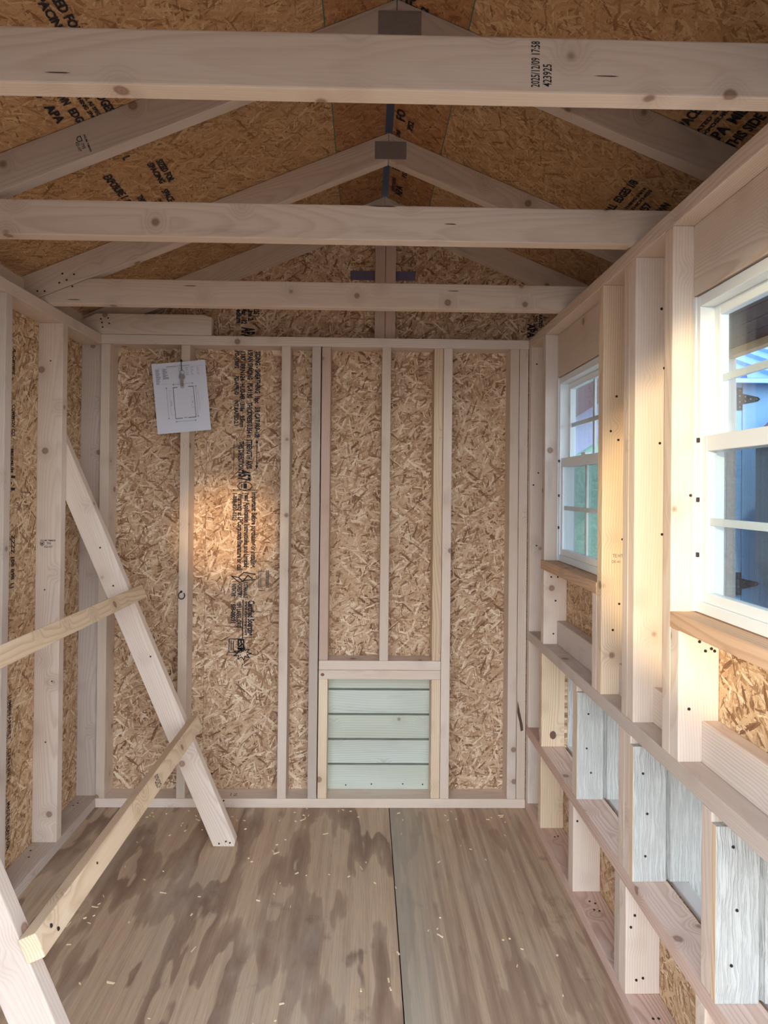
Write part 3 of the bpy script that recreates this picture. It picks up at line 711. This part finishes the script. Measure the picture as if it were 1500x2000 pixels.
def rafter_stamp(x, y, z, par):
    ux = -Vector((dvL.z, 0, -dvL.x))*-1
    ux = Vector((dvL.z, 0, -dvL.x)); ux = ux if ux.z < 0 else -ux      # reads across the rafter, downwards
    uy = Vector((0, -1, 0)).cross(ux)
    p = Vector((x, y, z))
    text('ASLIM TIMBER', p, ux, uy, .048, .005, par, INK, .02)
    text('795', p+ux*.02-uy*.014, ux, uy, .014, .008, par, INK, .01); text('KD-HT', p+ux*.012-uy*.026, ux, uy, .026, .008, par, INK, .01)
    mark(stroke([(0, 0), (.012, 0), (.012, -.008), (.006, -.012), (0, -.008)], .002, True), p+ux*.001-uy*.008, ux, uy, par)
rafter_stamp(-.722, 1.613, 2.212, r2[0]); rafter_stamp(-.745, 2.222, 2.222, r3[0])

PITCH_M = plain('pitch_streak', srgb(86, 64, 56), .8)
def streak(x, z, w, h, y, par): mark([[(-w/2, 0), (-w*.2, -h*.4), (w*.3, -h*.5), (w/2, 0), (w*.2, h*.5), (-w*.3, h*.4)]], (x, y, z), (1, 0, 0), (0, 0, 1), par, PITCH_M, 'pitch_streak')
for x, z, w, h, y, par in ((-.49, 1.974, .042, .0022, 1.003, j1), (.375, 1.987, .042, .0022, 1.003, j1), (.207, 2.002, .034, .003, 1.613, j2), (.035, 2.0445, .075, .004, 1.613, j2), (-1.02, 1.972, .05, .003, 2.222, j3), (.298, 2.022, .044, .003, 2.222, j3), (-.62, 2.026, .05, .003, 2.222, j3)):
    streak(x, z, w, h, y, par)
mark([[(.008*math.cos(i*.524), .0065*math.sin(i*.524)) for i in range(12)]], (-.174, YB, .553), (1, 0, 0), (0, 0, 1), wb, plain('red_brown_knot', srgb(132, 84, 70), .7), 'knot')

# porch side of the roof: beam, post and dark boarded soffit
po = struct('trim_1')
box('porch_beam', (1.402, 1.44), (YF, 2.75), (1.852, 1.900), 'Y', po, PINE, tint=.4)
box('porch_post', (1.402, 1.44), (2.46, 2.53), (-.2, 1.851), 'Z', po, GREYW, tint=.5)
for i in range(7):
    xa = .79+i*.0875
    box('soffit_board', (xa, xa+.085), (YF, 2.75), (1.878, 1.894), 'Y', po, DARKW, .003)

# ------------------------------------------------------------------ roosting ladder
rl = thing('roosting_ladder', 'leaning ladder of two pale side rails with two yellowish roost bars by the left wall', 'ladder', (-.5, 1.82, 0))
rd = Vector((-.3986, 0, .917)).normalized(); rn = Vector((rd.z, 0, -rd.x))   # up the rail, and outward (right/up)
P0 = Vector((-.462, 0, 0))
def rail(y0, s1, mat, tint):
    # side rail: top edge line through P0 along rd, width .086 inwards, foot cut level
    w = .086
    foot = P0 - rn*w; foot = foot + rd*(-foot.z/rd.z)
    tp = P0+rd*s1
    pts = [(P0.x-.0, .0), (P0.x+.006*rd.x*2.2+.0, .018), (tp.x, tp.z), ((tp-rn*w).x, (tp-rn*w).z), (foot.x, 0)]
    pts = [(P0.x-.012, .0006), ((P0+rd*.022).x, (P0+rd*.022).z), (tp.x, tp.z), ((tp-rn*w).x, (tp-rn*w).z), (foot.x+.004, .0006)]
    return xz_board('side_rail', pts, y0, T, (rd.x, rd.z), rl, mat, tint=tint)
fr_ = rail(2.3722, 1.70, SPR, 1.0); rail(1.245, 1.70, SPR_GREY, 1.0)
def roost(s, y0, y1, mat, tint, ws=.05, th=.037):
    a = P0+rd*(s-ws/2)+rn*.0004; q = frame((0, 0, 0), Vector((0, 1, 0)), rd, rn)
    c = a+rd*ws/2+rn*th/2+Vector((0, (y0+y1)/2, 0))
    bm = bmesh.new(); bmesh.ops.create_cube(bm, size=1)
    for v in bm.verts: v.co = Vector((v.co.x*(y1-y0), v.co.y*ws, v.co.z*th))
    return link('roost_bar', finish(bm, .003, 'roost_bar'), frame(c, Vector((0, 1, 0)), -rd, rn) if False else frame(c, Vector((0, 1, 0)), rd, Vector((0, 1, 0)).cross(rd)), rl, mat, tint)
b1 = roost(.471, 1.238, 2.414, PINE, .6); b2 = roost(1.005, 1.238, 2.414, PINE, .6)
topn = rn
pc = P0+rd*.471+rn*.0376
for y, ds in ((1.285, .006), (1.30, -.012)):
    disc('nail', pc+rd*ds+Vector((0, y, 0)), rn, .0045, b1, NAILM)
disc('nail', pc+rd*.004+Vector((0, 1.50, 0)), rn, .003, b1, NAILM)
for x, z in ((-.53, .012), (-.505, .02), (-.49, .015), (-.515, .17), (-.56, .27), (-.66, .42), (-.93, .96), (-.98, 1.1), (-.79, .7)): disc('nail', (x, 2.3722, z), (0, -1, 0), .0036, fr_, NAILM)
text('SPF 2', (-.655+.0, 1.90, .449), (0, -.35, -1), (0, 1, -.35), .03, .012, b1, INK, .02) if False else None
pp = pc+Vector((0, 1.93, 0))
text('NLGA', pp+rd*.016, -rd, Vector((0, 1, 0)), .036, .010, b1, INK, .02); text('S-P-F 2', pp+rd*.018+Vector((0, -.013, 0)), -rd, Vector((0, 1, 0)), .038, .009, b1, INK, .02); text('KD', pp+rd*.004+Vector((0, -.026, 0)), -rd, Vector((0, 1, 0)), .018, .010, b1, INK, .02)

# ------------------------------------------------------------------ paper plan, keys, hook
pa = Vector((-.893, 2.654, 1.833)); pb_ = Vector((-.674, 2.654, 1.855))
pux = (pb_-pa).normalized(); puy = Vector((0, -1, 0)).cross(pux); puy = puy if puy.z > 0 else -puy
PW, PH = .2205, .291
bm = bmesh.new(); N = 12
grid = [[None]*(N+1) for _ in range(N+1)]
def pap_off(a, b):
    return .002+.004*math.sin(a*3.1)*(1-b)*.3+.010*max(0, .25-a)*(1-b)+.006*(abs(b-.5))*(abs(a-.5))*2
for i in range(N+1):
    for j in range(N+1):
        a, b = i/N, j/N
        grid[i][j] = bm.verts.new((a*PW, -b*PH, pap_off(a, b)))
for i in range(N):
    for j in range(N): bm.faces.new((grid[i][j], grid[i][j+1], grid[i+1][j+1], grid[i+1][j]))
for f in bm.faces: f.smooth = True
me = finish(bm, 0, 'paper_plan')
pm = frame(pa, pux, puy, pux.cross(puy))
paper = link('paper_plan', me, pm, None, plain('white_paper', srgb(214, 214, 222), .8, 0, .04, 8))
paper['label'] = 'white printed sheet with a floor plan hanging from a nail on a back wall stud'; paper['category'] = 'paper'
PINK = plain('printed_line', srgb(64, 62, 72), .8); PGREY = plain('printed_grey', srgb(150, 148, 158), .8)
def pmark(polys, mat=PINK, lift=.0022):
    # drape every polygon on the sheet
    bm = bmesh.new()
    for p in polys:
        vs = [bm.verts.new((x*PW, -y*PH, pap_off(x, y)+lift)) for x, y in p]
        bm.faces.new(vs)
    me = bpy.data.meshes.new('printed_lines'); bm.to_mesh(me); bm.free()
    o = link('printed_lines', me, pm, paper, mat); o['kind'] = 'stuff'; return o
def pst(pts, w, closed=False): return stroke(pts, w, closed)
pmark(pst([(.36, .36), (.44, .36)], .008)+pst([(.36, .36), (.36, .80)], .008)+pst([(.36, .80), (.49, .80)], .008)+pst([(.60, .80), (.74, .80)], .008)+pst([(.74, .36), (.74, .80)], .008)+pst([(.645, .36), (.74, .36)], .008))
pmark(pst([(.37, .315), (.73, .315)], .003)+pst([(.37, .845), (.73, .845)], .003)+pst([(.235, .36), (.235, .79)], .003)+pst([(.785, .36), (.785, .79)], .003)
      +[[(x+dx*.012, y+dy*.009) for dx, dy in ((-1, 0), (0, -1), (1, 0), (0, 1))] for x, y in ((.37, .315), (.73, .315), (.37, .845), (.73, .845), (.235, .36), (.235, .79), (.785, .36), (.785, .79))])
pmark(pst([(.285, .40), (.285, .74), (.33, .74)], .003)+pst([(.285, .40), (.33, .40)], .003)+pst([(.68, .50), (.68, .66), (.73, .66)], .003)+pst([(.68, .50), (.73, .50)], .003)+pst([(.825, .41), (.825, .72)], .004)+[bar(.50, .352, .57, .362), bar(.51, .372, .56, .378), bar(.52, .79, .58, .80), bar(.30, .54, .31, .62), bar(.70, .56, .71, .60)], PGREY)
rows = []
for i in range(13): rows.append(bar(.06, .088+i*.0165, .06+R.uniform(.05, .10), .097+i*.0165))
for i in range(9): rows.append(bar(.19, .088+i*.0165, .19+R.uniform(.05, .13), .098+i*.0165))
for c0 in (.50, .62, .72, .83):
    for i in range(7): rows.append(bar(c0, .088+i*.0165, c0+R.uniform(.015, .06), .093+i*.0165))
rows += [bar(.27, .052, .45, .062), bar(.47, .052, .70, .060)]
rows += pst([(.06, .076), (.93, .076)], .002)+pst([(.18, .09), (.18, .30)], .0015)+pst([(.49, .085), (.49, .29)], .0015)+pst([(.93, .08), (.93, .21)], .0015)+pst([(.06, .30), (.49, .30)], .0015)
pmark(rows, PGREY)

def tube(bm, pts, r, seg=6, closed=False):
    rings = []; n = len(pts)
    for i, p in enumerate(pts):
        a = pts[(i-1) % n] if (closed or i > 0) else p; b = pts[(i+1) % n] if (closed or i < n-1) else p
        d = (Vector(b)-Vector(a)).normalized(); x = d.orthogonal().normalized() if not rings else (rings[-1][1]-d*rings[-1][1].dot(d)).normalized(); y = d.cross(x)
        rings.append(([bm.verts.new(Vector(p)+(x*math.cos(k*2*math.pi/seg)+y*math.sin(k*2*math.pi/seg))*r) for k in range(seg)], x))
    for i in range(n if closed else n-1):
        A = rings[i][0]; B = rings[(i+1) % n][0]
        for k in range(seg): bm.faces.new((A[k], A[(k+1) % seg], B[(k+1) % seg], B[k]))
    if not closed: bm.faces.new(rings[0][0][::-1]); bm.faces.new(rings[-1][0])
def mesh_obj(name, build, parent, mat, world=Matrix.Identity(4)):
    bm = bmesh.new(); build(bm); return link(name, finish(bm, 0, name), world, parent, mat)
hk = thing('hanging_nail', 'bent dark nail through the top of the white sheet, holding it to the stud', 'nail', (-.769, 2.66, 1.845))
mesh_obj('shank', lambda b: tube(b, [(-.769, 2.668, 1.847), (-.769, 2.645, 1.846), (-.768, 2.636, 1.838), (-.766, 2.635, 1.818), (-.765, 2.638, 1.806)], .0016), hk, NAILM)
mesh_obj('head', lambda b: tube(b, [(-.769, 2.646, 1.848), (-.7695, 2.641, 1.8495)], .004, 8), hk, NAILM)
kr = thing('key_ring', 'pair of small door keys on a wire ring in front of the white paper plan', 'keys', (-.764, 2.64, 1.77))
mesh_obj('ring', lambda b: tube(b, [(-.7645+.0095*math.sin(i*.4488), 2.6375+.001*math.sin(i*.9), 1.798+.0115*math.cos(i*.4488)) for i in range(14)], .0009, 5, True), kr, STEEL)
def key(dx, ang, y, mat):
    pts = [(.010*math.cos(i*.524), .010*math.sin(i*.524)) for i in range(4, 21)]
    head = [(-.0045, -.010), (-.010, -.002), (-.0105, .006), (-.006, .013), (0, .0145), (.006, .013), (.0105, .006), (.010, -.002), (.0045, -.010), (.0045, -.018), (.006, -.020), (.0038, -.023), (.0058, -.026), (.0036, -.029), (.0055, -.032), (.003, -.036), (-.0035, -.036)]
    bm = bmesh.new()
    c, s = math.cos(ang), math.sin(ang)
    w = frame((-.7640+dx, y, 1.778), (c, 0, s), (-s, 0, c), (0, -1, 0))
    return prism('key', head, .002, w, kr, mat, 0)
key(.0, .05, 2.637, KEYM); key(.002, -.10, 2.634, STEEL)
eh = thing('screw_hook', 'dark open screw hook in the second back wall stud, below the paper', 'hook', (-.757, 2.66, .88))
mesh_obj('hook', lambda b: tube(b, [(-.762, 2.66, .893), (-.762, 2.648, .893)]+[(-.757+.013*math.cos(2.1+i*.42), 2.645, .879+.014*math.sin(2.1+i*.42)) for i in range(13)], .0022, 7), eh, NAILM)
mesh_obj('collar', lambda b: tube(b, [(-.762, 2.6598, .893), (-.762, 2.655, .893)], .005, 8), eh, NAILM)

# ------------------------------------------------------------------ neighbouring sheds seen through the windows
BLUEW = plain('light_blue_painted_siding', srgb(136, 180, 220), .6, 0, .06, 6)
BROOF = plain('blue_metal_roofing', srgb(44, 92, 160), .5, .1)
LAV = plain('lavender_siding', srgb(176, 182, 214), .6, 0, .06, 8); MINT = plain('mint_green_siding', srgb(156, 208, 186), .6, 0, .05, 8)
MAR = plain('dark_maroon_soffit', srgb(74, 52, 56), .7, 0, .2, 14); BLK = plain('black_iron', srgb(30, 30, 32), .5, .3); SLATE = plain('slate_grey_boards', srgb(84, 96, 108), .7, 0, .15, 10)
nsd = thing('neighbour_shed', 'light blue shed with black tee hinges and blue metal roof outside the near window', 'shed', (3.3, 4.8, -.22))
x = 2.30
for i in range(12):
    box('wall_board', (x, x+.196), (4.2, 4.225), (-.2, 2.06), 'Z', nsd, BLUEW, .004); x += .2
box('inner_wall', (2.30, 4.7), (4.226, 5.7), (-.2, 2.0), 'Z', nsd, SLATE, 0)
x = 2.2
for i in range(11):
    o = prism('roof_panel', [(0, 0), (.236, 0), (.236, .03), (.225, .03), (.215, .008), (.02, .008), (.01, .03), (0, .03)], 2.6, frame((x, 4.08, 2.062), (1, 0, 0), (0, -.383, .924), (0, .924, .383)), nsd, BROOF, 0); x += .237
box('fascia', (2.2, 4.8), (4.06, 4.08), (2.035, 2.064), 'X', nsd, BLUEW, .003)
for z in (1.95, .722):
    h = mesh_obj('tee_hinge', lambda b: None, nsd, BLK) if False else None
    p = [(2.46, -.075), (2.495, -.075), (2.495, -.035), (2.60, -.014), (2.615, 0), (2.60, .014), (2.495, .035), (2.495, .075), (2.46, .075)]
    zz = z if z < 1.8 else 1.80
    hg = prism('tee_hinge', p, .006, frame((0, 4.199, z-.0), (1, 0, 0), (0, 0, 1), (0, -1, 0)), nsd, BLK, 0)
    for xx, dz in ((2.477, .055), (2.477, .02), (2.477, -.02), (2.477, -.055), (2.515, .015), (2.515, -.015), (2.55, 0), (2.59, 0)): disc('hinge_screw', (xx, 4.1925, z+dz), (0, -1, 0), .005, hg, STEEL)
cp = thing('dark_coop', 'dark slate coop with slanted roof standing before the light blue shed', 'coop', (2.9, 3.9, -.22))
prism('body', [(2.60, -.22), (2.60, .50), (2.455, .90), (2.455, 1.66), (2.80, 1.98), (3.15, 1.66), (3.15, -.22)], .3, frame((0, 3.98, 0), (1, 0, 0), (0, 0, 1), (0, -1, 0)), cp, SLATE, 0)
prism('roof_board', [(2.41, 1.62), (2.80, 1.985), (2.80, 2.015), (2.39, 1.63)], .38, frame((0, 4.0, 0), (1, 0, 0), (0, 0, 1), (0, -1, 0)), cp, MAR, 0)
n2 = thing('neighbour_shed', 'lavender and mint shed with dark maroon gable soffit outside the far window', 'shed', (2.0, 5.4, -.22))
prism('gable_wall', [(1.1, -.2), (2.1, -.2), (2.1, 2.16), (1.1, 1.50)], .3, frame((0, 5.1, 0), (1, 0, 0), (0, 0, 1), (0, -1, 0)), n2, MINT, 0)
prism('rake_frieze', [(1.1, 1.30), (2.1, 1.93), (2.1, 2.24), (1.1, 1.60)], .03, frame((0, 4.798, 0), (1, 0, 0), (0, 0, 1), (0, -1, 0)), n2, LAV, 0)
prism('roof_slab', [(1.0, 1.545), (2.15, 2.275), (2.15, 2.5), (1.0, 2.5)], .5, frame((0, 5.0, 0), (1, 0, 0), (0, 0, 1), (0, -1, 0)), n2, MAR, 0)
box('corner_board', (1.42, 1.55), (4.74, 4.766), (-.2, 1.75), 'Z', n2, LAV, .003)

bpy.context.view_layer.update()
